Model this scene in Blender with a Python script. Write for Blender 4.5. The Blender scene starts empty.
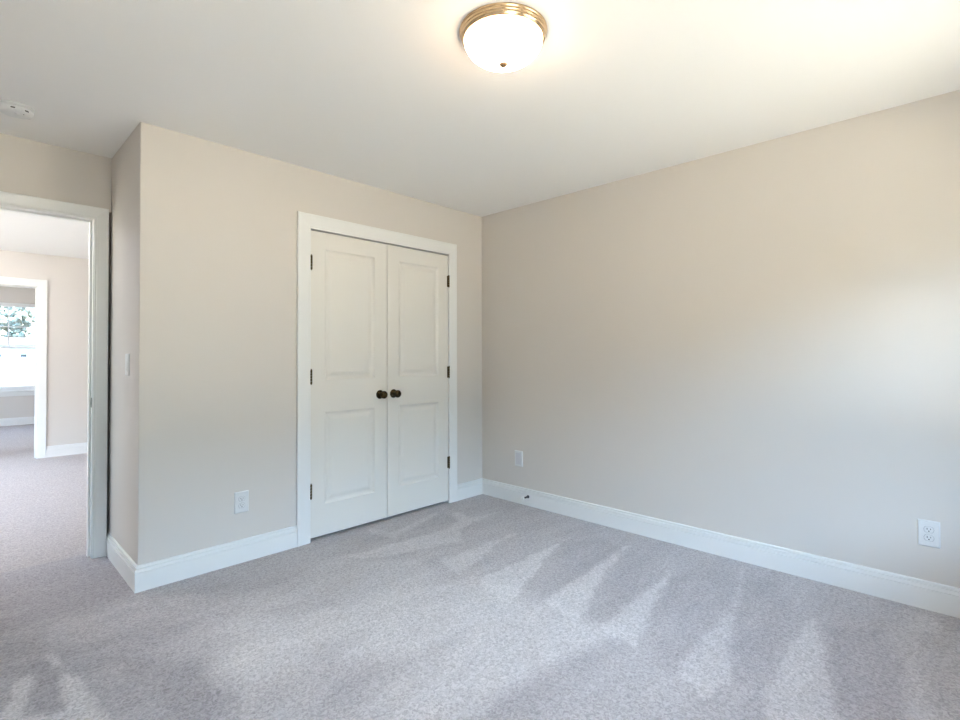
import bpy, bmesh, math, random
import numpy as np
from mathutils import Vector, Matrix

scene = bpy.context.scene
C = scene.collection
random.seed(7)

# ------------------------------------------------------------------ camera
YAW, PITCH, ROLL = math.radians(44.104), math.radians(0.798), math.radians(-0.164)
CAM_H, FPX, CY = 1.2146, 507.535, 348.1045
cam = bpy.data.cameras.new('camera')
cam_o = bpy.data.objects.new('camera', cam)
C.objects.link(cam_o)
cam.sensor_fit = 'HORIZONTAL'
cam.sensor_width = 36.0
cam.lens = 36.0 * FPX / 960.0
cam.shift_y = (CY - 360.0) / 960.0
cam.clip_start, cam.clip_end = 0.02, 2000
_f = Vector((math.cos(YAW) * math.cos(PITCH), math.sin(YAW) * math.cos(PITCH), math.sin(PITCH)))
_r = Vector((math.sin(YAW), -math.cos(YAW), 0))
_u = _r.cross(_f)
_r, _u = (math.cos(ROLL) * _r + math.sin(ROLL) * _u, -math.sin(ROLL) * _r + math.cos(ROLL) * _u)
cam_o.matrix_world = Matrix(((_r.x, _u.x, -_f.x, 0), (_r.y, _u.y, -_f.y, 0), (_r.z, _u.z, -_f.z, CAM_H), (0, 0, 0, 1)))
scene.camera = cam_o

# ------------------------------------------------------------------ exposure
vs = scene.view_settings
scene.display_settings.display_device = 'sRGB'
vs.view_transform = 'Standard'
vs.look = 'None'
vs.gamma = 1.0
vs.use_curve_mapping = False
vs.exposure = 0.11

# ------------------------------------------------------------------ sky
SKY = 5.0                       # even skylight
SKY_BAND = 16.5                    # bright band added to the unseen sky behind the camera, for the cool wedge
SKY_BAND_DIR = Vector((-0.6, -0.8, 0.0))
SKY_BAND_LOW, SKY_BAND_HIGH = 18.0, 36.0   # degrees above the horizon
SUN_STRENGTH = 63.0
SUN_DIR = Vector((-0.42, 0.02, -0.90))
LAMP_STRENGTH = 43.0
HALL_FILL_STRENGTH = 170.0  # strength of the unseen lamps added for fill
world = bpy.data.worlds.new('sky')
scene.world = world
world.use_nodes = True
nt = world.node_tree
nt.nodes.clear()
L = nt.links.new
w_out = nt.nodes.new('ShaderNodeOutputWorld')
w_bg = nt.nodes.new('ShaderNodeBackground')
w_tc = nt.nodes.new('ShaderNodeTexCoord')
w_sep = nt.nodes.new('ShaderNodeSeparateXYZ')
w_ramp = nt.nodes.new('ShaderNodeValToRGB')
e = w_ramp.color_ramp.elements
e[0].position, e[0].color = 0.0, (0.54, 0.84, 0.95, 1)
e[1].position, e[1].color = 0.7, (0.35, 0.58, 1.05, 1)
w_sky = nt.nodes.new('ShaderNodeVectorMath')
w_sky.operation = 'SCALE'
w_sky.inputs['Scale'].default_value = SKY
def w_step(src, lo, hi, t0=0.0, t1=1.0):
    m = nt.nodes.new('ShaderNodeMapRange')
    m.interpolation_type = 'SMOOTHSTEP'
    for k, v in (('From Min', lo), ('From Max', hi), ('To Min', t0), ('To Max', t1)): m.inputs[k].default_value = v
    L(src, m.inputs['Value'])
    return m.outputs['Result']
def w_math(a, b):
    m = nt.nodes.new('ShaderNodeMath')
    m.operation = 'MULTIPLY'
    L(a, m.inputs[0]); L(b, m.inputs[1])
    return m.outputs[0]
w_flat = nt.nodes.new('ShaderNodeVectorMath')
w_flat.operation = 'MULTIPLY'
w_flat.inputs[1].default_value = (1, 1, 0)
w_nrm = nt.nodes.new('ShaderNodeVectorMath')
w_nrm.operation = 'NORMALIZE'
w_dot = nt.nodes.new('ShaderNodeVectorMath')
w_dot.operation = 'DOT_PRODUCT'
w_dot.inputs[1].default_value = SKY_BAND_DIR
w_band_col = nt.nodes.new('ShaderNodeVectorMath')
w_band_col.operation = 'SCALE'
w_band_col.inputs[0].default_value = (0.58, 0.88, 1.30)
w_add = nt.nodes.new('ShaderNodeVectorMath')
L(w_tc.outputs['Generated'], w_sep.inputs[0])
L(w_sep.outputs['Z'], w_ramp.inputs[0])
L(w_ramp.outputs['Color'], w_sky.inputs[0])
L(w_tc.outputs['Generated'], w_flat.inputs[0])
L(w_flat.outputs[0], w_nrm.inputs[0])
L(w_nrm.outputs[0], w_dot.inputs[0])
_sin = lambda d: math.sin(math.radians(d))
w_band = w_math(w_math(w_step(w_sep.outputs['Z'], _sin(SKY_BAND_LOW - 2), _sin(SKY_BAND_LOW + 2)),
                       w_step(w_sep.outputs['Z'], _sin(SKY_BAND_HIGH - 8), _sin(SKY_BAND_HIGH + 8), 1.0, 0.0)),
                w_step(w_dot.outputs['Value'], math.cos(math.radians(80)), math.cos(math.radians(45)), 0.0, SKY_BAND))
L(w_band, w_band_col.inputs['Scale'])
L(w_sky.outputs[0], w_add.inputs[0])
L(w_band_col.outputs[0], w_add.inputs[1])
L(w_add.outputs[0], w_bg.inputs['Color'])
L(w_bg.outputs[0], w_out.inputs['Surface'])

# high sun over the house; it reaches no window directly but lights the ground outside
sun = bpy.data.lights.new('sun', 'SUN')
sun.energy = SUN_STRENGTH
sun.angle = math.radians(1.0)
sun.color = (1.0, 0.92, 0.91)
sun_o = bpy.data.objects.new('sun', sun)
C.objects.link(sun_o)
sun_o.rotation_euler = SUN_DIR.to_track_quat('-Z', 'Y').to_euler()

# ------------------------------------------------------------------ materials
def mat(name, col, rough=0.6, metal=0.0, bump=0.0, bscale=200.0, spec=0.5, var=0.0):
    m = bpy.data.materials.new(name)
    m.use_nodes = True
    t = m.node_tree
    b = t.nodes['Principled BSDF']
    b.inputs['Base Color'].default_value = (*col, 1)
    b.inputs['Roughness'].default_value = rough
    b.inputs['Metallic'].default_value = metal
    b.inputs['Specular IOR Level'].default_value = spec
    if bump or var:
        tc = t.nodes.new('ShaderNodeTexCoord')
        n = t.nodes.new('ShaderNodeTexNoise')
        n.inputs['Scale'].default_value = bscale
        n.inputs['Detail'].default_value = 3
        t.links.new(tc.outputs['Object'], n.inputs['Vector'])
        if bump:
            bp = t.nodes.new('ShaderNodeBump')
            bp.inputs['Strength'].default_value = bump
            bp.inputs['Distance'].default_value = 0.002
            t.links.new(n.outputs['Fac'], bp.inputs['Height'])
            t.links.new(bp.outputs['Normal'], b.inputs['Normal'])
        if var:
            r = t.nodes.new('ShaderNodeValToRGB')
            r.color_ramp.elements[0].position = 0.35
            r.color_ramp.elements[1].position = 0.65
            r.color_ramp.elements[0].color = (*[c * (1 - var) for c in col], 1)
            r.color_ramp.elements[1].color = (*[min(1, c * (1 + var)) for c in col], 1)
            t.links.new(n.outputs['Fac'], r.inputs[0])
            t.links.new(r.outputs['Color'], b.inputs['Base Color'])
    return m

M = {}
M['wall'] = mat('greige_wall_paint', (0.69, 0.647, 0.60), 0.75, bump=0.06, bscale=260, spec=0.25)
M['ceiling'] = mat('white_ceiling_paint', (0.90, 0.885, 0.86), 0.85, bump=0.08, bscale=180, spec=0.2)
M['trim'] = mat('white_trim_paint', (0.83, 0.83, 0.81), 0.38, spec=0.5)
M['door'] = mat('white_door_paint', (0.80, 0.775, 0.72), 0.42, bump=0.03, bscale=400)
M['plastic'] = mat('white_plastic', (0.74, 0.745, 0.74), 0.35)
M['slot'] = mat('dark_slot', (0.03, 0.03, 0.03), 0.6)
M['gap'] = mat('grey_gap', (0.30, 0.31, 0.32), 0.7)
M['screw'] = mat('painted_screw', (0.7, 0.7, 0.68), 0.4, metal=0.3)
M['bronze'] = mat('antique_bronze', (0.055, 0.040, 0.020), 0.16, metal=1.0, var=0.25, bscale=60)
M['brass'] = mat('antique_brass', (0.12, 0.09, 0.04), 0.32, metal=1.0, var=0.2, bscale=120)
M['nickel'] = mat('satin_brass_ring', (0.62, 0.46, 0.29), 0.22, metal=1.0)
M['finial'] = mat('aged_brass_finial', (0.30, 0.20, 0.12), 0.45, metal=0.6)
M['steel'] = mat('dull_steel', (0.16, 0.16, 0.155), 0.35, metal=1.0)
M['rubber'] = mat('white_rubber', (0.85, 0.85, 0.85), 0.5)
M['darkmetal'] = mat('dark_spring_metal', (0.10, 0.10, 0.11), 0.35, metal=0.8)
M['vinyl'] = mat('white_window_vinyl', (0.82, 0.83, 0.83), 0.4)
M['siding'] = mat('white_siding', (0.75, 0.75, 0.74), 0.7, var=0.04, bscale=4)
M['shingle'] = mat('grey_shingle', (0.035, 0.035, 0.037), 0.9, var=0.2, bscale=6)
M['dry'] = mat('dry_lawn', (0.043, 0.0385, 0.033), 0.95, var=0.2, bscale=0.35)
M['grass'] = mat('pale_bounce_grass', (0.50, 0.46, 0.35), 0.95, var=0.2, bscale=0.5)  # colour raised so the unseen ground bounces light indoors
M['bark'] = mat('bark', (0.14, 0.11, 0.08), 0.9, var=0.3, bscale=8)
M['leaf'] = mat('leaves', (0.26, 0.275, 0.225), 0.8, var=0.45, bscale=1.5)
M['sky_screen'] = mat('dark_sky_screen', (0.045, 0.06, 0.03), 0.9, var=0.4, bscale=3)  # dark foliage colour of the unseen screens added to block low sky
M['dark'] = mat('dark_glazing', (0.05, 0.055, 0.06), 0.15)
M['wood'] = mat('brick_exterior', (0.45, 0.40, 0.35), 0.9, var=0.1, bscale=20)

def emit_glass(name, strength, col):
    m = bpy.data.materials.new(name)
    m.use_nodes = True
    b = m.node_tree.nodes['Principled BSDF']
    b.inputs['Base Color'].default_value = (0.9, 0.87, 0.82, 1)
    b.inputs['Roughness'].default_value = 0.3
    b.inputs['Emission Color'].default_value = (*col, 1)
    t = m.node_tree
    tc = t.nodes.new('ShaderNodeTexCoord')
    sx = t.nodes.new('ShaderNodeSeparateXYZ')
    mr = t.nodes.new('ShaderNodeMapRange')
    mr.inputs['From Min'].default_value = -0.028
    mr.inputs['From Max'].default_value = -0.095
    mr.inputs['To Min'].default_value = strength * 0.12
    mr.inputs['To Max'].default_value = strength
    t.links.new(tc.outputs['Object'], sx.inputs[0])
    t.links.new(sx.outputs['Z'], mr.inputs['Value'])
    t.links.new(mr.outputs['Result'], b.inputs['Emission Strength'])
    return m
M['glow'] = emit_glass('lit_frosted_glass', LAMP_STRENGTH, (1.0, 0.73, 0.48))
M['glow_fill'] = emit_glass('hall_fill_glass', HALL_FILL_STRENGTH, (0.97, 0.95, 1.02))  # glow of the added, unseen fill lamps

def pane_glass():
    m = bpy.data.materials.new('window_glass')
    m.use_nodes = True
    t = m.node_tree
    t.nodes.clear()
    o = t.nodes.new('ShaderNodeOutputMaterial')
    mx = t.nodes.new('ShaderNodeMixShader')
    tr = t.nodes.new('ShaderNodeBsdfTransparent')
    tr.inputs[0].default_value = (0.95, 0.97, 0.96, 1)
    gl = t.nodes.new('ShaderNodeBsdfGlossy')
    gl.inputs['Roughness'].default_value = 0.02
    lw = t.nodes.new('ShaderNodeLayerWeight')
    lw.inputs['Blend'].default_value = 0.5
    pw = t.nodes.new('ShaderNodeMath')
    pw.operation = 'POWER'
    pw.inputs[1].default_value = 5.0
    ad = t.nodes.new('ShaderNodeMath')
    ad.operation = 'MULTIPLY_ADD'
    ad.inputs[1].default_value = 0.92
    ad.inputs[2].default_value = 0.03
    t.links.new(lw.outputs['Facing'], pw.inputs[0])
    t.links.new(pw.outputs[0], ad.inputs[0])
    t.links.new(ad.outputs[0], mx.inputs[0])
    t.links.new(tr.outputs[0], mx.inputs[1])
    t.links.new(gl.outputs[0], mx.inputs[2])
    t.links.new(mx.outputs[0], o.inputs['Surface'])
    return m
M['glass'] = pane_glass()

CARPET_DARK, CARPET_LIGHT = (0.41, 0.388, 0.40), (0.68, 0.655, 0.652)
def carpet(name, dark, light, attr):
    m = bpy.data.materials.new(name)
    m.use_nodes = True
    t = m.node_tree
    b = t.nodes['Principled BSDF']
    b.inputs['Roughness'].default_value = 1.0
    b.inputs['Specular IOR Level'].default_value = 0.05
    tc = t.nodes.new('ShaderNodeTexCoord')
    big = t.nodes.new('ShaderNodeTexNoise')
    mp = t.nodes.new('ShaderNodeMapping')
    mp.inputs['Rotation'].default_value = (0, 0, math.radians(-15))
    mp.inputs['Scale'].default_value = (1.2, 4.0, 1)
    big.inputs['Scale'].default_value = 1.6
    big.inputs['Detail'].default_value = 5
    big.inputs['Roughness'].default_value = 0.62
    t.links.new(tc.outputs['Object'], mp.inputs[0])
    t.links.new(mp.outputs[0], big.inputs['Vector'])
    fib = t.nodes.new('ShaderNodeTexNoise')
    fib.inputs['Scale'].default_value = 80
    fib.inputs['Detail'].default_value = 2.5
    fib.inputs['Distortion'].default_value = 1.2
    t.links.new(tc.outputs['Object'], fib.inputs['Vector'])
    # big-noise offset around the nap value
    nap_shade = t.nodes.new('ShaderNodeMath')
    nap_shade.operation = 'MULTIPLY_ADD'
    t.links.new(big.outputs['Fac'], nap_shade.inputs[0])
    nap_shade.inputs[1].default_value = 0.8 if attr else 0.5
    if attr:
        at = t.nodes.new('ShaderNodeAttribute')
        at.attribute_name = 'nap_shade'
        sub = t.nodes.new('ShaderNodeMath')
        sub.operation = 'SUBTRACT'
        t.links.new(at.outputs['Fac'], sub.inputs[0])
        sub.inputs[1].default_value = 0.40
        t.links.new(sub.outputs[0], nap_shade.inputs[2])
    else:
        nap_shade.inputs[2].default_value = 0.2
    mix = t.nodes.new('ShaderNodeMix')
    mix.data_type = 'RGBA'
    mix.inputs[6].default_value = (*dark, 1)
    mix.inputs[7].default_value = (*light, 1)
    t.links.new(nap_shade.outputs[0], mix.inputs[0])
    fr = t.nodes.new('ShaderNodeMapRange')
    fr.inputs['From Min'].default_value = 0.33
    fr.inputs['From Max'].default_value = 0.63
    fr.inputs['To Min'].default_value = 0.72
    fr.inputs['To Max'].default_value = 1.11
    t.links.new(fib.outputs['Fac'], fr.inputs['Value'])
    mul = t.nodes.new('ShaderNodeVectorMath')
    mul.operation = 'SCALE'
    t.links.new(mix.outputs[2], mul.inputs[0])
    t.links.new(fr.outputs['Result'], mul.inputs['Scale'])
    t.links.new(mul.outputs[0], b.inputs['Base Color'])
    bp = t.nodes.new('ShaderNodeBump')
    bp.inputs['Strength'].default_value = 0.8
    bp.inputs['Distance'].default_value = 0.008
    t.links.new(fib.outputs['Fac'], bp.inputs['Height'])
    t.links.new(bp.outputs['Normal'], b.inputs['Normal'])
    return m
M['carpet'] = carpet('grey_lilac_carpet', CARPET_DARK, CARPET_LIGHT, True)
M['carpet_hall'] = carpet('hall_carpet', (0.43, 0.40, 0.398), (0.51, 0.477, 0.473), False)

# ------------------------------------------------------------------ mesh helpers
class MB:
    def __init__(self):
        self.v, self.f, self.s = [], [], []
    def quad(self, *pts, smooth=False):
        i = len(self.v)
        self.v += [tuple(p) for p in pts]
        self.f.append(tuple(range(i, i + len(pts))))
        self.s.append(smooth)
        return self
    def box(self, x0, x1, y0, y1, z0, z1):
        i = len(self.v)
        self.v += [(x0, y0, z0), (x1, y0, z0), (x1, y1, z0), (x0, y1, z0), (x0, y0, z1), (x1, y0, z1), (x1, y1, z1), (x0, y1, z1)]
        for q in ((0, 3, 2, 1), (4, 5, 6, 7), (0, 1, 5, 4), (1, 2, 6, 5), (2, 3, 7, 6), (3, 0, 4, 7)):
            self.f.append(tuple(i + k for k in q))
            self.s.append(False)
        return self
    def prism(self, poly, z0, z1):                      # poly ccw in xy
        n = len(poly)
        i = len(self.v)
        self.v += [(x, y, z0) for x, y in poly] + [(x, y, z1) for x, y in poly]
        self.f.append(tuple(i + k for k in reversed(range(n)))); self.s.append(False)
        self.f.append(tuple(i + n + k for k in range(n))); self.s.append(False)
        for k in range(n):
            a, b2 = k, (k + 1) % n
            self.f.append((i + a, i + b2, i + n + b2, i + n + a)); self.s.append(False)
        return self
    def lathe(self, prof, c=(0, 0, 0), axis='z', n=32, smooth=True, sx=1.0, sy=1.0):
        """prof: list of (radius, height)"""
        i = len(self.v)
        def P(r, h, a):
            x, y = r * math.cos(a) * sx, r * math.sin(a) * sy
            if axis == 'z': p = (x, y, h)
            elif axis == 'y': p = (x, h, y)
            else: p = (h, x, y)
            return (p[0] + c[0], p[1] + c[1], p[2] + c[2])
        for r, h in prof:
            for k in range(n):
                self.v.append(P(max(r, 1e-5), h, 2 * math.pi * k / n))
        for j in range(len(prof) - 1):
            for k in range(n):
                a, b2 = k, (k + 1) % n
                self.f.append((i + j * n + a, i + j * n + b2, i + (j + 1) * n + b2, i + (j + 1) * n + a)); self.s.append(smooth)
        self.f.append(tuple(i + k for k in reversed(range(n)))); self.s.append(False)
        e0 = i + (len(prof) - 1) * n
        self.f.append(tuple(e0 + k for k in range(n))); self.s.append(False)
        return self
    def strip(self, rings, closed_caps=True, loop=True):
        """rings: list of equally long closed point rings, joined in order"""
        n = len(rings[0])
        i = len(self.v)
        for r in rings: self.v += [tuple(p) for p in r]
        for j in range(len(rings) - 1):
            for k in range(n if loop else n - 1):
                a, b2 = k, (k + 1) % n
                self.f.append((i + j * n + a, i + j * n + b2, i + (j + 1) * n + b2, i + (j + 1) * n + a)); self.s.append(False)
        if closed_caps:
            self.f.append(tuple(i + k for k in reversed(range(n)))); self.s.append(False)
            e0 = i + (len(rings) - 1) * n
            self.f.append(tuple(e0 + k for k in range(n))); self.s.append(False)
        return self
    def build(self, name, material, parent=None, bevel=0.0, loc=None, rot=None, origin=None, fix=True):
        me = bpy.data.meshes.new(name)
        vv = self.v
        if origin is not None:
            vv = [(x - origin[0], y - origin[1], z - origin[2]) for x, y, z in vv]
        me.from_pydata(vv, [], self.f)
        for p, s in zip(me.polygons, self.s): p.use_smooth = s
        bm = bmesh.new(); bm.from_mesh(me)
        if fix:
            bmesh.ops.remove_doubles(bm, verts=bm.verts, dist=1e-6)
            bmesh.ops.recalc_face_normals(bm, faces=bm.faces)
        bm.to_mesh(me); bm.free()
        me.materials.append(material)
        o = bpy.data.objects.new(name, me)
        C.objects.link(o)
        if parent: o.parent = parent
        if origin is not None and parent is None: o.location = origin
        if loc: o.location = loc
        if rot: o.rotation_euler = rot
        if bevel:
            b = o.modifiers.new('bevel', 'BEVEL')
            b.width = bevel; b.segments = 2; b.limit_method = 'ANGLE'; b.angle_limit = math.radians(40)
        return o

def tag(o, label=None, cat=None, group=None, kind=None):
    if label: o['label'] = label
    if cat: o['category'] = cat
    if group: o['group'] = group
    if kind: o['kind'] = kind
    return o
def struct(o, label, cat): return tag(o, label, cat, kind='structure')
def empty(name, loc, rz=0.0):
    o = bpy.data.objects.new(name, None)
    o.empty_display_size = 0.1
    C.objects.link(o)
    o.location = loc
    o.rotation_euler = (0, 0, rz)
    return o

# ------------------------------------------------------------------ room dimensions
H = 2.44
X, Y = 3.2297, 3.1067           # right wall plane, closet wall plane
XA, YB = 0.660, 3.8131          # outer corner, doorway wall plane
XL, YR = -0.42, -0.36           # left wall, rear wall
T = 0.12
YH1, YF = 8.0, 12.15            # far hall wall, far-room window wall
HX0, HX1 = -1.9, 2.0            # hall extent
CO0, CO1, COT = 1.608, 2.832, 2.050     # closet opening
DO0, DO1, DOT = -0.24, 0.573, 2.045     # bedroom doorway (jamb faces)
FO0, FO1, FOT = -0.16, 0.668, 2.045     # far doorway
JT = 0.019

def wall_x(name, y0, y1, x0, x1, openings, label, z1=H, cat='wall', m=None):
    """wall running along x between y0..y1 with openings (xa, xb, za, zb)"""
    mb = MB()
    xs = x0
    for (a, b, za, zb) in sorted(openings):
        mb.box(xs, a, y0, y1, 0, z1)
        if za > 0: mb.box(a, b, y0, y1, 0, za)
        mb.box(a, b, y0, y1, zb, z1)
        xs = b
    mb.box(xs, x1, y0, y1, 0, z1)
    return struct(mb.build(name, m or M['wall']), label, cat)
def wall_y(name, x0, x1, y0, y1, openings, label, z1=H):
    mb = MB()
    ys = y0
    for (a, b, za, zb) in sorted(openings):
        mb.box(x0, x1, ys, a, 0, z1)
        if za > 0: mb.box(x0, x1, a, b, 0, za)
        mb.box(x0, x1, a, b, zb, z1)
        ys = b
    mb.box(x0, x1, ys, y1, 0, z1)
    return struct(mb.build(name, M['wall']), label, 'wall')

# ---- walls of the bedroom
WZ0, WZ1 = 0.62, 2.07
REAR_WINDOWS = [(-0.05, 1.05), (1.65, 2.80)]
struct(MB().box(X, X + T, YR - 0.15, YB + T, 0, H).build('wall_right', M['wall']),
       'long greige bedroom wall on the right, bare but for two plates', 'wall')
# closet wall: its outer corner is slightly rounded
mb = MB()
r = 0.006
mb.prism([(XA, Y + r)] + [(XA + r - r * math.cos(a), Y + r - r * math.sin(a)) for a in (math.radians(22), math.radians(45), math.radians(68))]
         + [(XA + r, Y), (CO0 - JT, Y), (CO0 - JT, Y + T), (XA, Y + T)], 0, H)
mb.box(CO0 - JT, CO1 + JT, Y, Y + T, COT + JT, H)
mb.box(CO1 + JT, X, Y, Y + T, 0, H)
struct(mb.build('wall_closet', M['wall']), 'greige wall that holds the white double closet doors', 'wall')
struct(MB().box(XA, XA + T, Y + T, YB, 0, H).build('wall_return', M['wall']),
       'narrow greige side wall with the light switch, next to the open doorway', 'wall')
wall_x('wall_doorway', YB, YB + T, XL - T, X, [(DO0 - JT, DO1 + JT, 0, DOT + JT), (0.6475, XA, 0.0, 2.106)],
       'greige wall above and around the open bedroom doorway')
struct(MB().box(XL - T, XL, YR - 0.15, YB, 0, H).build('wall_left', M['wall']), 'greige bedroom wall left of the camera', 'wall')
wall_x('wall_rear', YR - 0.15, YR, XL, X, [(a, b, WZ0, WZ1) for a, b in REAR_WINDOWS], 'greige bedroom wall with windows behind the camera')
struct(MB().box(XL - T, X + T, YR - 0.15, YB + T, H, H + 0.12).build('ceiling', M['ceiling']),
       'white bedroom ceiling with the dome lamp', 'ceiling')

# recess added between casing and side wall, its back coloured black as shade
struct(MB().box(0.6475, XA, YB + 0.055, YB + T, 0, 2.106).build('wall_gap_shade', M['slot']), 'black back of the narrow recess, painted shade beside the doorway casing', 'wall')
# ---- hall and far room
HY0 = YB + T
HALL_WINDOWS = [(4.3, 5.8), (6.1, 7.6), (9.2, 10.7)]  # unseen windows added to brighten the hall and far room
wall_x('wall_hall_far', YH1, YH1 + T, HX0, HX1, [(FO0 - JT, FO1 + JT, 0, FOT + JT)], 'pale hall wall with a cased opening to the far room')
wall_y('wall_hall_left', HX0 - 0.15, HX0, HY0, YF + 0.15, [(a, b, WZ0, WZ1) for a, b in HALL_WINDOWS], 'hall wall with windows added for daylight, out of view to the left')
struct(MB().box(HX1, HX1 + T, HY0, YF + 0.15, 0, H).build('wall_hall_right', M['wall']), 'hall wall hidden behind the closet', 'wall')
mbx = MB().box(HX0 - 0.15, XL - T, YB, YB + T, 0, H)
struct(mbx.build('wall_hall_near', M['wall']), 'hall wall continuing the doorway wall to the left', 'wall')
FZ0, FZ1 = 0.61, 2.165
FWIN = [(-1.35, -0.45), (0.12, 1.16)]
wall_x('wall_far_room', YF, YF + 0.15, HX0, HX1, [(a, b, FZ0, FZ1) for a, b in FWIN], 'pale wall under and around the bright far window')
struct(MB().box(HX0 - 0.15, HX1 + T, HY0, YF + 0.15, H, H + 0.12).build('ceiling_hall', M['ceiling']), 'white ceiling of the hall beyond the doorway', 'ceiling')

# ------------------------------------------------------------------ floors
# vacuum marks in the pile plus two patches of painted shade, as outlines on the floor in metres; >0 lighter, <0 darker
def floor_pt(u, v):
    d = _f + (u - 480.0) / FPX * _r - (v - CY) / FPX * _u
    t = -CAM_H / d.z
    return (d.x * t, d.y * t)
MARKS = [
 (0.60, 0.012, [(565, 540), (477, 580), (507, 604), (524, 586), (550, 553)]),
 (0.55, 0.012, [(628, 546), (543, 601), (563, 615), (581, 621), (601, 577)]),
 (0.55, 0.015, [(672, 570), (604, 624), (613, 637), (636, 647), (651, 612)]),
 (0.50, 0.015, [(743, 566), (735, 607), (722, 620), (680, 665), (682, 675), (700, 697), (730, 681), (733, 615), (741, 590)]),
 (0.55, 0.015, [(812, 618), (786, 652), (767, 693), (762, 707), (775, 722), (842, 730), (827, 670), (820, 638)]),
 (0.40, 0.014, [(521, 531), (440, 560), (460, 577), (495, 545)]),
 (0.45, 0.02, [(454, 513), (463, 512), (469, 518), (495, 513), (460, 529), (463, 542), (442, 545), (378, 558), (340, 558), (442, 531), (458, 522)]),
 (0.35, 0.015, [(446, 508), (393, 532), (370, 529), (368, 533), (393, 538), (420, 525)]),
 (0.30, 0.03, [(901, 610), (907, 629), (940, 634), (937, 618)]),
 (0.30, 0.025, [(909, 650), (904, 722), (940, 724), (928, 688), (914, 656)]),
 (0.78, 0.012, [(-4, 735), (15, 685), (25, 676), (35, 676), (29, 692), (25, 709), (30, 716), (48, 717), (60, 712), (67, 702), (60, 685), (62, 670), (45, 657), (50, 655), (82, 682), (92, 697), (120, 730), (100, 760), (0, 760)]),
 (-0.32, 0.10, [(-40, 560), (110, 545), (150, 600), (230, 640), (200, 780), (-80, 780)]),  # painted shade over the left floor, offsetting light from the hall
 (-0.40, 0.05, [(-40, 584), (100, 553), (118, 560), (134, 600), (70, 622), (-60, 640)]),  # painted shade along the threshold
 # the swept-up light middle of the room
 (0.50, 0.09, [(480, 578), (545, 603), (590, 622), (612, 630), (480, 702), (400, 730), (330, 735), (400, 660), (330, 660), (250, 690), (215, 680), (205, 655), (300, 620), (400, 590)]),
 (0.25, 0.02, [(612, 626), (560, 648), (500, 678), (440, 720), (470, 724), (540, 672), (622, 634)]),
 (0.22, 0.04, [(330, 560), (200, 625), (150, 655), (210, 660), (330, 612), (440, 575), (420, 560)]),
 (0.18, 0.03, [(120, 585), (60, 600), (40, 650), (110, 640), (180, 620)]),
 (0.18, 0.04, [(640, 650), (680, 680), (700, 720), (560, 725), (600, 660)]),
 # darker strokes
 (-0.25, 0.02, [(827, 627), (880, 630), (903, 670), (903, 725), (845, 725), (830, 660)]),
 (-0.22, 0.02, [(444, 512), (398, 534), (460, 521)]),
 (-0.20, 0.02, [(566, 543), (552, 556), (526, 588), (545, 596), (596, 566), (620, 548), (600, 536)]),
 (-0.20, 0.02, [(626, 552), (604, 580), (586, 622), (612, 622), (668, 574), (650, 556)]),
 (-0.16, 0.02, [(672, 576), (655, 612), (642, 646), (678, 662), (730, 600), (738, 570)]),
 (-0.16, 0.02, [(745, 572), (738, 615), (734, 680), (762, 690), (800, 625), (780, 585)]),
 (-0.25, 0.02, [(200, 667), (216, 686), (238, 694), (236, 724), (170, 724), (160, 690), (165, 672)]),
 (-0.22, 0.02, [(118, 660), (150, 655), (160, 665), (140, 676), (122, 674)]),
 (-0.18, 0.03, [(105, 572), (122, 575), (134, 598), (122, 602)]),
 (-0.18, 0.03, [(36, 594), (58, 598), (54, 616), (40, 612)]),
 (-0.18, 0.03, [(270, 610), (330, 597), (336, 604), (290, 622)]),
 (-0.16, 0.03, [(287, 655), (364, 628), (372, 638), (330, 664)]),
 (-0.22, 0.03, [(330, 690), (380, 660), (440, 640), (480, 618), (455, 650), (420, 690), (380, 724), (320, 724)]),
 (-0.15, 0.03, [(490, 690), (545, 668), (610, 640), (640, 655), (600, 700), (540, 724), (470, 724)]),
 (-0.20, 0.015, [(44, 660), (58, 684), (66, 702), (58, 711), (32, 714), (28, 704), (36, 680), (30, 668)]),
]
FS = 0.014
NAP_SHADE_GAIN = 0.76
SEAM = 0.112                    # the hall carpet starts just under the door
fx = np.arange(XL, X + 1e-6, FS); fx[-1] = X
fy = np.arange(YR, YB + SEAM, FS); fy[-1] = YB + SEAM
gx, gy = np.meshgrid(fx, fy)
nap_shade = np.full(gx.shape, 0.40)
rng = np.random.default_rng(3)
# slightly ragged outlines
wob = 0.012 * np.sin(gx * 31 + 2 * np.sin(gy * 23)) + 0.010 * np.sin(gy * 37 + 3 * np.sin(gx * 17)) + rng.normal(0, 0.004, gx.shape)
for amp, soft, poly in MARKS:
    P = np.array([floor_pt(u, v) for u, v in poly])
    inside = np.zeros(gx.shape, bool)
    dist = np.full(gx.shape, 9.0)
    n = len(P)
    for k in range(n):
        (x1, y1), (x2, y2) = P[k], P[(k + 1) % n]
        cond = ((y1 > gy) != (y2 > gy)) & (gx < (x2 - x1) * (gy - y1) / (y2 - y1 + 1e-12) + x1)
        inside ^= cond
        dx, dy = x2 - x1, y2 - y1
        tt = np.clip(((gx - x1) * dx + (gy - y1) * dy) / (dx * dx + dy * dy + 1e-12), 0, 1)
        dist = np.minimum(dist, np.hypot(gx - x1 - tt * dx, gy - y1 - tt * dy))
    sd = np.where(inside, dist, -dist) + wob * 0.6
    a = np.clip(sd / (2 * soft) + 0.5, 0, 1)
    nap_shade += NAP_SHADE_GAIN * amp * a * a * (3 - 2 * a)
nap_shade = np.clip(nap_shade, 0.0, 1.0)
nx, ny = len(fx), len(fy)
me = bpy.data.meshes.new('floor')
co = np.stack([gx.ravel(), gy.ravel(), np.zeros(nx * ny)], 1)
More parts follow.
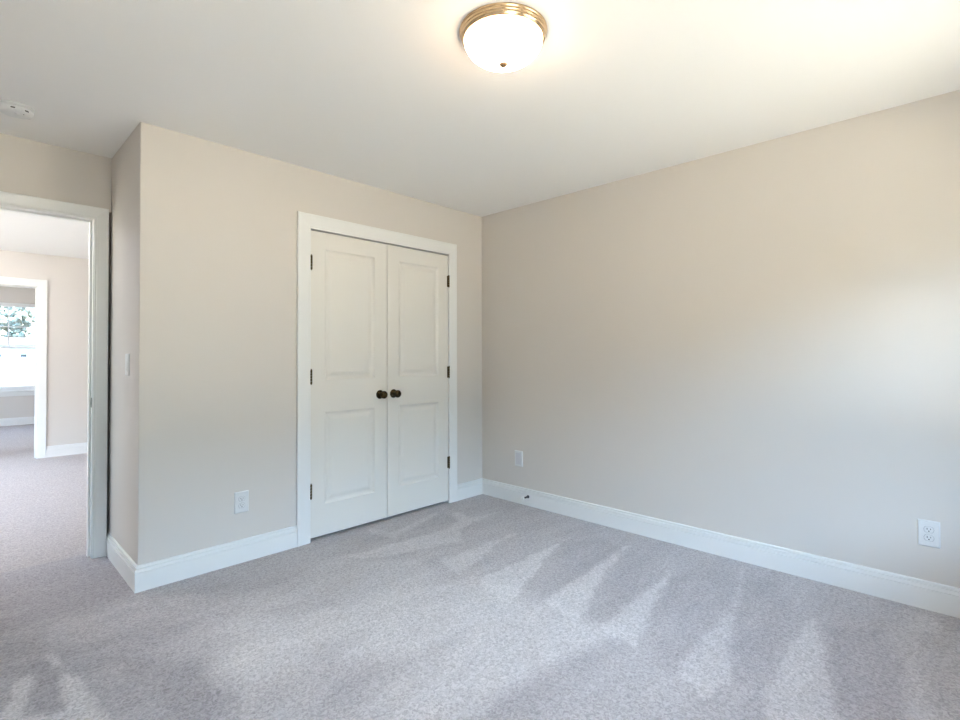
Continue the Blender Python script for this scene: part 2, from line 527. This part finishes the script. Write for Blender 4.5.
ii = (np.arange(ny - 1)[:, None] * nx + np.arange(nx - 1)[None, :]).ravel()
quads = np.stack([ii, ii + 1, ii + 1 + nx, ii + nx], 1)
me.from_pydata(co.tolist(), [], quads.tolist())
at = me.attributes.new('nap_shade', 'FLOAT', 'POINT')
at.data.foreach_set('value', nap_shade.ravel().astype(np.float32))
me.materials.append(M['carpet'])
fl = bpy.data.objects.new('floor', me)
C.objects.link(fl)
struct(fl, 'grey lilac bedroom carpet with lighter vacuum strokes and painted shade near the doorway', 'floor')
struct(MB().box(XL - T, X + T, YR - 0.15, YB + SEAM, -0.12, -0.004).build('floor_slab', M['wood']), 'subfloor under the bedroom carpet', 'floor')
struct(MB().box(HX0 - 0.15, HX1 + T, YB + SEAM, YF + 0.15, -0.12, 0.0).build('floor_hall', M['carpet_hall']),
       'brighter pale carpet of the hall beyond the doorway', 'floor')

# ------------------------------------------------------------------ baseboards
BASE = [(0.0, 0.0), (0.015, 0.0), (0.015, 0.097), (0.0085, 0.0975), (0.0085, 0.1018), (0.0138, 0.1022), (0.0128, 0.106), (0.0104, 0.1160),
        (0.0040, 0.1163), (0.0040, 0.1203), (0.0085, 0.1207), (0.0075, 0.130), (0.0035, 0.134), (0.0, 0.134)]
def baseboard(name, path, label):
    """path: points along the wall foot, room on the LEFT of travel; mitred at the corners"""
    pts = [Vector(p) for p in path]
    mb = MB()
    nrm = []
    for a, b in zip(pts, pts[1:]):
        d = (b - a).normalized()
        nrm.append(Vector((-d.y, d.x)))
    offs = []
    for k in range(len(pts)):
        if k == 0: offs.append(nrm[0])
        elif k == len(pts) - 1: offs.append(nrm[-1])
        else:
            s = nrm[k - 1] + nrm[k]
            offs.append(s / (1 + nrm[k - 1].dot(nrm[k])))
    rings = [[(p.x + o.x * t, p.y + o.y * t, z) for t, z in BASE] for p, o in zip(pts, offs)]
    mb.strip(rings)
    return struct(mb.build(name, M['trim']), label, 'baseboard')
CW = 0.094                      # closet casing width
CX0, CX1 = CO0 - CW + 0.002, CO1 + CW - 0.012
baseboard('baseboard_right', [(X, YR), (X, Y)], 'white baseboard along the right wall, with the door stop')
baseboard('baseboard_closet', [(CX0, Y), (XA, Y), (XA, YB)], 'white baseboard left of the closet doors, wrapping the outer corner')
baseboard('baseboard_corner', [(X, Y), (CX1, Y)], 'short white baseboard between closet casing and room corner')
baseboard('baseboard_left', [(XL, YB), (XL, YR), (X, YR)], 'white baseboard left of and behind the camera')
baseboard('baseboard_hall', [(HX1, YH1), (FO1 + 0.09, YH1)], 'white baseboard on the pale hall wall beyond the doorway')
baseboard('baseboard_hall_left', [(FO0 - 0.09, YH1), (HX0, YH1), (HX0, HY0)], 'white baseboard of the hall, out of view')
baseboard('baseboard_far', [(HX1, YF), (HX0, YF), (HX0, YH1 + T)], 'white baseboard under the far window')

# ------------------------------------------------------------------ casings and jambs
CASE = [(0.0, 0.0), (0.0, 0.009), (0.004, 0.0105), (0.010, 0.0105), (0.0135, 0.0125), (0.45, 0.0145), (0.80, 0.0165), (0.90, 0.018), (0.97, 0.018), (1.0, 0.0165), (1.0, 0.0)]
def casing(name, x0, x1, zt, y, width, sgn=-1, wr=None, kind=None, label=None, parent=None, z0=0.0, origin=None):
    """three-sided mitred casing around an opening; sgn = direction of the wall normal along y"""
    wr = wr or width
    prof = [((a if a < 0.02 else a), b) for a, b in CASE]
    def off(a, w): return a if a < 0.02 else a * w
    lines = [[], [], [], []]
    for a, b in prof:
        yy = y + sgn * b
        lines[0].append((x0 - off(a, width), yy, z0))
        lines[1].append((x0 - off(a, width), yy, zt + off(a, width)))
        lines[2].append((x1 + off(a, wr), yy, zt + off(a, width)))
        lines[3].append((x1 + off(a, wr), yy, z0))
    mb = MB().strip(lines)
    return mb
def jamb(x0, x1, zt, y0, y1, stop=None):
    mb = MB()
    mb.box(x0 - JT, x0, y0, y1, 0, zt + JT)
    mb.box(x1, x1 + JT, y0, y1, 0, zt + JT)
    mb.box(x0, x1, y0, y1, zt, zt + JT)
    if stop:
        a, b, d = stop
        mb.box(x0, x0 + d, a, b, 0, zt)
        mb.box(x1 - d, x1, a, b, 0, zt)
        mb.box(x0 + d, x1 - d, a, b, zt - d, zt)
    return mb
struct(casing('c', CO0 + 0.002, CO1 - 0.002, COT - 0.002, Y, 0.0935, wr=0.083).build('trim_1', M['trim']), 'white casing framing the double closet doors', 'door casing')
struct(jamb(CO0, CO1, COT, Y, Y + T, stop=(Y + 0.045, Y + 0.08, 0.011)).build('trim_2', M['trim']), 'white jamb lining the closet opening behind the doors', 'door jamb')
struct(casing('c', DO0 - 0.004, DO1 + 0.004, DOT + 0.004, YB, 0.069, wr=0.069).build('trim_3', M['trim']), 'white casing around the open doorway on the left', 'door casing')
tj = struct(jamb(DO0, DO1, DOT, YB, YB + T, stop=(YB + 0.045, YB + 0.080, 0.011)).build('trim_4', M['trim']), 'white jamb of the open doorway with a steel strike plate', 'door jamb')
mb = MB().box(DO1 - 0.0018, DO1, YB + 0.012, YB + 0.040, 0.905, 0.963)
sp = mb.build('strike_plate', M['steel'], tj, bevel=0.001)
sp['label'] = 'dull steel strike plate'
MB().box(DO1 - 0.0021, DO1 - 0.0017, YB + 0.019, YB + 0.033, 0.921, 0.947).build('latch_hole', M['slot'], sp)
struct(casing('c', DO0 - 0.004, DO1 + 0.004, DOT + 0.004, YB + T, 0.069, sgn=1).build('trim_5', M['trim']), 'white casing on the hall side of the bedroom doorway', 'door casing')
struct(casing('c', FO0 - 0.004, FO1 + 0.004, FOT + 0.004, YH1, 0.085).build('trim_6', M['trim']), 'white casing around the far opening across the hall', 'door casing')
struct(jamb(FO0, FO1, FOT, YH1, YH1 + T, stop=(YH1 + 0.05, YH1 + 0.085, 0.011)).build('trim_7', M['trim']), 'white jamb of the far opening across the hall', 'door jamb')
struct(casing('c', FO0 - 0.004, FO1 + 0.004, FOT + 0.004, YH1 + T, 0.085, sgn=1).build('trim_8', M['trim']), 'white casing on the far-room side of the far opening', 'door casing')

# ------------------------------------------------------------------ closet doors
DW, DH, DT, DZ = 0.6072, 2.016, 0.035, 0.022
def leaf_mesh(panels):
    """moulded two-panel door leaf, front at y=0 facing -y, local x 0..DW, z 0..DH"""
    mb = MB()
    xs = [0, panels[0][0], panels[0][1], DW]
    zs = [0]
    for p in panels: zs += [p[2], p[3]]
    zs.append(DH)
    for i in range(3):
        for j in range(len(zs) - 1):
            if i == 1 and j % 2 == 1: continue
            mb.quad((xs[i], 0, zs[j]), (xs[i + 1], 0, zs[j]), (xs[i + 1], 0, zs[j + 1]), (xs[i], 0, zs[j + 1]))
    steps = [(0, 0), (0.004, 0.0035), (0.012, 0.0085), (0.018, 0.0095), (0.028, 0.0095), (0.040, 0.0055), (0.052, 0.0025), (0.056, 0.0022)]
    for (x0, x1, z0, z1) in panels:
        rings = [[(x0 + d, y, z0 + d), (x1 - d, y, z0 + d), (x1 - d, y, z1 - d), (x0 + d, y, z1 - d)] for d, y in steps]
        for a, b in zip(rings, rings[1:]):
            for k in range(4):
                mb.quad(a[k], a[(k + 1) % 4], b[(k + 1) % 4], b[k])
        mb.quad(*rings[-1])
    # back and edges
    mb.quad((0, DT, 0), (0, DT, DH), (DW, DT, DH), (DW, DT, 0))
    mb.quad((0, 0, 0), (0, 0, DH), (0, DT, DH), (0, DT, 0))
    mb.quad((DW, 0, 0), (DW, DT, 0), (DW, DT, DH), (DW, 0, DH))
    mb.quad((0, 0, 0), (0, DT, 0), (DW, DT, 0), (DW, 0, 0))
    mb.quad((0, 0, DH), (DW, 0, DH), (DW, DT, DH), (0, DT, DH))
    return mb
PAN = [(0.106, DW - 0.106, 0.205, 0.815), (0.106, DW - 0.106, 1.030, 1.905)]
DYF = Y + 0.003                 # front face of the leaves
def knob_parts(parent, x, z):
    k = MB().lathe([(0.0325, 0.0), (0.0325, -0.003), (0.030, -0.007), (0.022, -0.010), (0.0135, -0.013), (0.0125, -0.030), (0.016, -0.034),
                    (0.0245, -0.040), (0.0285, -0.049), (0.0280, -0.058), (0.0225, -0.066), (0.012, -0.0705), (0.0, -0.0715)], (x, 0, z), 'y', 32)
    o = k.build('knob', M['bronze'], parent)
    o['label'] = 'dark antique bronze knob'
def hinge_part(parent, x, z, side):
    h = MB()
    for a, b in ((0.0, 0.017), (0.0185, 0.0355), (0.037, 0.054), (0.0555, 0.0725), (0.074, 0.092)):
        h.lathe([(0.0068, a - 0.046), (0.0068, b - 0.046)], (x, -0.0125, z), 'z', 14)
    h.lathe([(0.0, 0.046), (0.0045, 0.047), (0.0048, 0.050), (0.0, 0.053)], (x, -0.0125, z), 'z', 12)
    h.lathe([(0.0, -0.053), (0.0045, -0.050), (0.0048, -0.047), (0.0, -0.046)], (x, -0.0125, z), 'z', 12)
    h.box(x - 0.0012, x + 0.0012, -0.0125, 0.0, z - 0.046, z + 0.046)
    h.box(min(x, x + side * 0.010), max(x, x + side * 0.010), -0.0012, 0.0006, z - 0.046, z + 0.046)
    o = h.build('hinge', M['brass'], parent)
    o['label'] = 'antique brass butt hinge'
DXL, DXR = CO0 + 0.002, CO1 - 0.002 - DW
d1 = leaf_mesh(PAN).build('door_1', M['door'], loc=(DXL, DYF, DZ))
struct(d1, 'left white two-panel closet door leaf with dark knob on its right edge', 'door')
knob_parts(d1, 2.156 - DXL, 0.930 - DZ)
for z in (1.826, 1.076, 0.329): hinge_part(d1, 0.003, z - DZ, 1)
d2 = leaf_mesh(PAN).build('door_2', M['door'], loc=(DXR, DYF, DZ))
struct(d2, 'right white two-panel closet door leaf with dark knob on its left edge', 'door')
knob_parts(d2, 2.278 - DXR, 0.930 - DZ)
for z in (1.826, 1.076, 0.334): hinge_part(d2, DW - 0.002, z - DZ, -1)

# ------------------------------------------------------------------ windows
def window(name, x0, x1, z0, z1, origin, rz, label, inner=True):
    """double-hung window. local: x along the wall, room on the -y side, wall inner face y=0, wall thickness 0.15"""
    root = empty(name, origin, rz)
    struct(root, label, 'window')
    MB().box(x0, x0 + 0.03, 0.05, 0.14, z0, z1).box(x1 - 0.03, x1, 0.05, 0.14, z0, z1).box(x0 + 0.03, x1 - 0.03, 0.05, 0.14, z1 - 0.03, z1)\
        .box(x0 + 0.03, x1 - 0.03, 0.05, 0.14, z0, z0 + 0.03).build('frame', M['vinyl'], root)
    zm = (z0 + z1) / 2 - 0.015
    xa, xb = x0 + 0.03, x1 - 0.03
    for (za, zb, y0, mun) in ((zm - 0.02, z1 - 0.03, 0.095, True), (z0 + 0.03, zm + 0.02, 0.060, False)):
        s = MB().box(xa, xa + 0.04, y0, y0 + 0.03, za, zb).box(xb - 0.04, xb, y0, y0 + 0.03, za, zb)\
            .box(xa + 0.04, xb - 0.04, y0, y0 + 0.03, za, za + 0.04).box(xa + 0.04, xb - 0.04, y0, y0 + 0.03, zb - 0.04, zb)
        so = s.build('sash', M['vinyl'], root)
        MB().box(xa + 0.04, xb - 0.04, y0 + 0.012, y0 + 0.016, za + 0.04, zb - 0.04).build('pane', M['glass'], so)
        if mun:
            xc = (xa + xb) / 2
            zc = (za + zb) / 2
            MB().box(xc - 0.009, xc + 0.009, y0 + 0.006, y0 + 0.022, za + 0.04, zb - 0.04)\
                .box(xa + 0.04, xb - 0.04, y0 + 0.0065, y0 + 0.0215, zc - 0.009, zc + 0.009).build('muntin', M['vinyl'], so)
    MB().box(x0 - 0.04, x1 + 0.04, -0.03, 0.05, z0 - 0.022, z0 + 0.001).build('sill', M['trim'], root, bevel=0.004)
    MB().box(x0 - 0.02, x1 + 0.02, -0.014, 0.0, z0 - 0.095, z0 - 0.022).build('apron', M['trim'], root, bevel=0.003)
    # daylight portal: guides the sampling of the sky, gives off nothing itself
    pl = bpy.data.lights.new('portal', 'AREA')
    pl.shape = 'RECTANGLE'
    pl.size, pl.size_y = x1 - x0, z1 - z0
    pl.cycles.is_portal = True
    po = bpy.data.objects.new('portal', pl)
    C.objects.link(po)
    po.parent = root
    po.location = ((x0 + x1) / 2, 0.045, (z0 + z1) / 2)
    po.rotation_euler = Vector((0, -1, 0)).to_track_quat('-Z', 'Z').to_euler()
    return root
window('window_1', *FWIN[1], FZ0, FZ1, (0, YF, 0), 0, 'bright white double-hung window in the far room, seen through both doorways')
window('window_2', *FWIN[0], FZ0, FZ1, (0, YF, 0), 0, 'second far-room window, unseen, added for daylight')
for i, (a, b) in enumerate(REAR_WINDOWS):
    window('window_%d' % (3 + i), -b, -a, WZ0, WZ1, (0, YR, 0), math.pi, 'bedroom window behind the camera' + (', nearer the right wall' if i else ', nearer the left wall'))
for i, (a, b) in enumerate(HALL_WINDOWS):
    window('window_%d' % (5 + i), a, b, WZ0, WZ1, (HX0, 0, 0), math.pi / 2, 'unseen hall window added for daylight' + ((' near the bedroom', ' near the far wall', ' in the far room')[i]))

# ------------------------------------------------------------------ ceiling lamp
def ceiling_light(x, y, label, glow='glow'):
    lamp = empty('ceiling_light', (x, y, H))
    tag(lamp, label, 'ceiling light')
    MB().lathe([(0.0, 0.0), (0.1665, 0.0), (0.1670, -0.003), (0.1655, -0.007), (0.1625, -0.0095), (0.1630, -0.012), (0.1620, -0.0165), (0.1590, -0.019),
                (0.1595, -0.0215), (0.1580, -0.026), (0.1545, -0.0285), (0.1545, -0.031), (0.151, -0.0335), (0.148, -0.032), (0.150, -0.020), (0.0, -0.020)],
               (0, 0, 0), 'z', 72).build('ring', M['nickel'], lamp)['label'] = 'ridged brushed brass ring'
    prof = []
    for k in range(0, 19):
        a = math.radians(90 * k / 18)
        prof.append((0.1495 * math.cos(a), -0.028 - 0.092 * math.sin(a)))
    MB().lathe(prof, (0, 0, 0), 'z', 64).build('glass_shade', M[glow], lamp)['label'] = 'glowing frosted glass dome'
    MB().lathe([(0.0, -0.1185), (0.0150, -0.1190), (0.0170, -0.1220), (0.0155, -0.1255), (0.0120, -0.1280), (0.0085, -0.132), (0.0, -0.134)], (0, 0, 0), 'z', 24)\
        .build('finial', M['finial'], lamp)['label'] = 'small brass finial'
ceiling_light(1.436, 1.264, 'lit flush dome ceiling light with ridged brass ring and small finial')
ceiling_light(-0.9, 5.2, 'added fill lamp shaped as a dome on the hall ceiling, out of view to the left', 'glow_fill')  # this and the next two: unseen lamps added to brighten hall and far room
ceiling_light(-0.7, 6.9, 'second added fill lamp on the hall ceiling, out of view near the far wall', 'glow_fill')
ceiling_light(-0.3, 10.2, 'added fill lamp on the far-room ceiling, out of view', 'glow_fill')

# ------------------------------------------------------------------ smoke detector
sd = empty('smoke_detector', (0.193, 3.357, H))
tag(sd, 'round white smoke detector on the ceiling at upper left', 'smoke detector')
MB().lathe([(0.0, 0.0), (0.071, 0.0), (0.071, -0.008), (0.069, -0.010), (0.0, -0.010)], (0, 0, 0), 'z', 48).build('base', M['plastic'], sd)
MB().lathe([(0.0, -0.010), (0.066, -0.010), (0.067, -0.022), (0.064, -0.031), (0.054, -0.036), (0.030, -0.0385), (0.0, -0.039)], (0, 0, 0), 'z', 48).build('cover', M['plastic'], sd)
for a in (-102, -55, 38, 120, 190):
    s = MB().box(-0.008, 0.008, -0.0015, 0.0015, -0.0025, 0.0025).build('vent_slot', M['slot'], sd)
    s.location = (0.0650 * math.cos(math.radians(a)), 0.0650 * math.sin(math.radians(a)), -0.0275)
    s.rotation_euler = (0, 0, math.radians(a + 90))
MB().lathe([(0.0, 0.0), (0.010, 0.0), (0.010, -0.002), (0.0, -0.0025)], (0.004, -0.020, -0.0375), 'z', 20).build('test_button', M['plastic'], sd)
MB().lathe([(0.0, 0.0), (0.003, 0.0), (0.0028, -0.002), (0.0, -0.0025)], (0.028, -0.026, -0.036), 'z', 12).build('indicator_light', M['slot'], sd)

# ------------------------------------------------------------------ wall plates (local: on the wall, facing -y)
def plate(parent, w=0.081, h=0.124, d=0.007):
    a, b = w / 2, h / 2
    e2 = 0.004
    rings = [[(-a, 0, -b), (a, 0, -b), (a, 0, b), (-a, 0, b)],
             [(-a, -d * .45, -b), (a, -d * .45, -b), (a, -d * .45, b), (-a, -d * .45, b)],
             [(-a + e2, -d, -b + e2), (a - e2, -d, -b + e2), (a - e2, -d, b - e2), (-a + e2, -d, b - e2)]]
    return MB().strip(rings).build('cover_plate', M['plastic'], parent)
def screw(parent, x, z, y=-0.006):
    s = MB().lathe([(0.0, 0.0), (0.0034, 0.0), (0.0030, -0.0012), (0.0, -0.0016)], (x, y, z), 'y', 14).build('screw', M['screw'], parent)
def outlet(loc, rz, label):
    o = empty('wall_outlet', loc, rz)
    tag(o, label, 'outlet', 'duplex wall outlets')
    plate(o)
    for s in (1, -1):
        z = s * 0.0195
        rr = []
        for k in range(28):
            a = 2 * math.pi * k / 28
            x, zz = 0.0175 * math.cos(a), max(-0.0135, min(0.0135, 0.0175 * math.sin(a)))
            rr.append((x, zz))
        R0 = [(x, -0.004, z + zz) for x, zz in rr]
        R1 = [(x, -0.0078, z + zz) for x, zz in rr]
        R2 = [(x * .94, -0.0086, z + zz * .94) for x, zz in rr]
        rc = MB().strip([R0, R1, R2]).build('receptacle', M['plastic'], o)
        MB().strip([[(x * 1.07, -0.0068, z + zz * 1.07) for x, zz in rr], [(x * 1.07, -0.0073, z + zz * 1.07) for x, zz in rr]]).build('receptacle_gap', M['gap'], o)
        sl = MB().box(-0.0075, -0.0050, -0.0089, -0.008, z - 0.001, z + 0.0075).box(0.0052, 0.0074, -0.0089, -0.008, z, z + 0.0068)
        sl.lathe([(0.0027, -0.008), (0.0027, -0.0089)], (0, 0, z - 0.0068), 'y', 12, smooth=False)
        sl.build('slots', M['slot'], rc)
    screw(o, 0, 0)
    return o
outlet((1.178, Y, 0.353), 0, 'white duplex outlet on the wall left of the closet doors')
outlet((X, 0.157, 0.360), math.pi / 2 * -1, 'white duplex outlet low on the right wall near the picture edge')
cp = empty('cable_plate', (X, 2.688, 0.364), -math.pi / 2)
tag(cp, 'small white wall plate with plain insert above the door stop', 'wall plate')
plate(cp, 0.083, 0.127)
MB().box(-0.0270, 0.0270, -0.0082, -0.004, -0.0470, 0.0470).build('insert', mat('grey_insert', (0.66, 0.65, 0.67), 0.45), cp, bevel=0.001)
screw(cp, 0, 0.0535, -0.007); screw(cp, 0, -0.0535, -0.007)
sw = empty('light_switch', (XA, 3.345, 1.168), -math.pi / 2)
sw.rotation_euler = (0, 0, -math.pi / 2)
tag(sw, 'white rocker light switch on the narrow side wall by the doorway', 'light switch')
plate(sw, 0.074, 0.120, 0.0065)
rk = MB()
rk.strip([[(-0.0165, -0.004, -0.033), (0.0165, -0.004, -0.033), (0.0165, -0.004, 0.033), (-0.0165, -0.004, 0.033)],
          [(-0.0165, -0.0105, -0.033), (0.0165, -0.0105, -0.033), (0.0165, -0.0070, 0.033), (-0.0165, -0.0070, 0.033)]])
rk.build('rocker', M['plastic'], sw)
screw(sw, 0, 0.048, -0.0065); screw(sw, 0, -0.048, -0.0065)

# ------------------------------------------------------------------ door stop on the right baseboard
ds = empty('door_stop', (X - 0.015, 2.580, 0.074))
tag(ds, 'small dark door stop with white tip on the right baseboard', 'door stop')
MB().lathe([(0.0, 0.0), (0.0125, 0.0), (0.0125, -0.003), (0.009, -0.010), (0.0, -0.011)], (0, 0, 0), 'x', 20).build('base', M['darkmetal'], ds)
coil = [(0.0055, -0.010)]
for k in range(15):
    h0 = -0.010 - k * 0.0035
    coil += [(0.0055, h0), (0.0068, h0 - 0.0012), (0.0068, h0 - 0.0022), (0.0055, h0 - 0.0034)]
MB().lathe(coil, (0, 0, 0), 'x', 16).build('spring', M['darkmetal'], ds)
MB().lathe([(0.0, -0.060), (0.0115, -0.060), (0.0130, -0.064), (0.0125, -0.077), (0.0095, -0.082), (0.0, -0.083)], (0, 0, 0), 'x', 20).build('bumper', M['rubber'], ds)['label'] = 'white rubber tip'

# ------------------------------------------------------------------ outdoors
GZ = -0.6
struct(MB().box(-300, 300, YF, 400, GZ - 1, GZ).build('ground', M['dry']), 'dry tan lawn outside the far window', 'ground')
struct(MB().box(-300, 300, -300, YF, GZ - 1, GZ).build('ground_garden', M['grass']), 'pale ground around the house, out of view, coloured to bounce light indoors', 'ground')
struct(MB().box(XL - T, HX1 + T, YR - 0.15, YF + 0.15, GZ, -0.121).build('foundation', M['wood']), 'foundation under the house floor', 'foundation')
def sky_screen(name, p0, p1, thick, hgt, label):
    """tall screen added to block low sky, between two ground points, surface broken up by foliage lumps"""
    a, b = Vector(p0), Vector(p1)
    d = b - a
    n = Vector((-d.y, d.x)).normalized()
    ln = d.length
    nl, nh = int(ln / 0.45), int(hgt / 0.45)
    ring = [(-1, k / nh) for k in range(nh + 1)] + [(0, 1.0)] + [(1, 1 - k / nh) for k in range(nh + 1)]
    rings = []
    for i in range(nl + 1):
        c = a + d * (i / nl)
        rr = []
        for s, t in ring:
            j = 0.0 if t == 0 else 0.16
            q = c + n * (s * thick / 2 * (1 - 0.15 * t) + random.uniform(-j, j)) + d.normalized() * random.uniform(-j, j)
            rr.append((q.x, q.y, GZ + t * hgt + (random.uniform(-j, j) if t else 0)))
        rings.append(rr)
    mb = MB().strip(rings)
    mb.s = [True] * len(mb.s)
    h = mb.build(name, M['sky_screen'])
    return tag(h, label, 'sky_screen')
sky_screen('sky_screen', (-9.5, -9.5), (-2.5, -9.5), 1.6, 4.9, 'unseen dark screen added behind the camera to block low sky')
sky_screen('sky_screen', (-10.6, 0.8), (-10.6, -10.6), 1.6, 4.9, 'unseen dark screen added along the left side to block low sky')
def house(x, y, w, d, hw, label):
    h = empty('house', (x, y, GZ))
    tag(h, label, 'house', 'houses beyond the lawn')
    MB().box(-w / 2, w / 2, -d / 2, d / 2, 0, hw).build('walls', M['siding'], h)
    o = 0.4
    MB().strip([[(-w / 2 - o, -d / 2 - o, hw), (-w / 2 - o, 0, hw + d * .2), (-w / 2 - o, d / 2 + o, hw)],
                [(w / 2 + o, -d / 2 - o, hw), (w / 2 + o, 0, hw + d * .2), (w / 2 + o, d / 2 + o, hw)]]).build('roof', M['shingle'], h)
    for k in range(4):
        xx = -w / 2 + (k + .5) * w / 4
        f = MB().box(xx - .6, xx + .6, -d / 2 - .06, -d / 2, 1.5, 2.5).build('window', M['vinyl'], h)
        MB().box(xx - .5, xx + .5, -d / 2 - .08, -d / 2 - .05, 1.7, 2.3).build('pane', M['dark'], f)
house(8, 150, 16, 9, 4.2, 'white house with a grey roof behind the lawn, seen through the far window')
house(-14, 158, 16, 9, 4.4, 'white house with a grey roof behind the lawn, out of view to the left')
def tree(x, y, hgt, rad, label):
    t = empty('tree', (x, y, GZ))
    tag(t, label, 'tree', 'trees behind the houses')
    MB().lathe([(0.4, 0), (0.28, hgt * .3), (0.15, hgt * .7)], (0, 0, 0), 'z', 10).build('trunk', M['bark'], t)
    bm = bmesh.new()
    for k in range(170):
        a, b = random.uniform(0, 6.28), random.uniform(-1, 1)
        rr = rad * random.uniform(.35, 1.0)
        c = Vector((math.cos(a) * rr * math.sqrt(1 - b * b), math.sin(a) * rr * math.sqrt(1 - b * b), hgt * .62 + b * hgt * .33))
        v = bmesh.ops.create_icosphere(bm, subdivisions=1, radius=rad * random.uniform(.13, .25))['verts']
        for q in v: q.co = q.co * random.uniform(.85, 1.18) + c
    me = bpy.data.meshes.new('crown'); bm.to_mesh(me); bm.free()
    me.materials.append(M['leaf'])
    o = bpy.data.objects.new('crown', me); C.objects.link(o); o.parent = t
for k, (x, y, hh, rr, lb) in enumerate([
    (5.0, 170, 17, 3.6, 'leafy tree behind the white house, at the left edge of the far window'),
    (11.0, 185, 20, 3.8, 'tallest leafy tree behind the white house, near the window bar'),
    (17.5, 170, 18, 3.8, 'leafy tree behind the white house, right of the tallest one'),
    (24.5, 185, 16, 3.8, 'leafy tree past the white house, at the right of the far window'),
    (-3.0, 185, 18, 4.2, 'leafy tree behind the houses, out of view to the left')]):
    tree(x, y, hh, rr, lb)
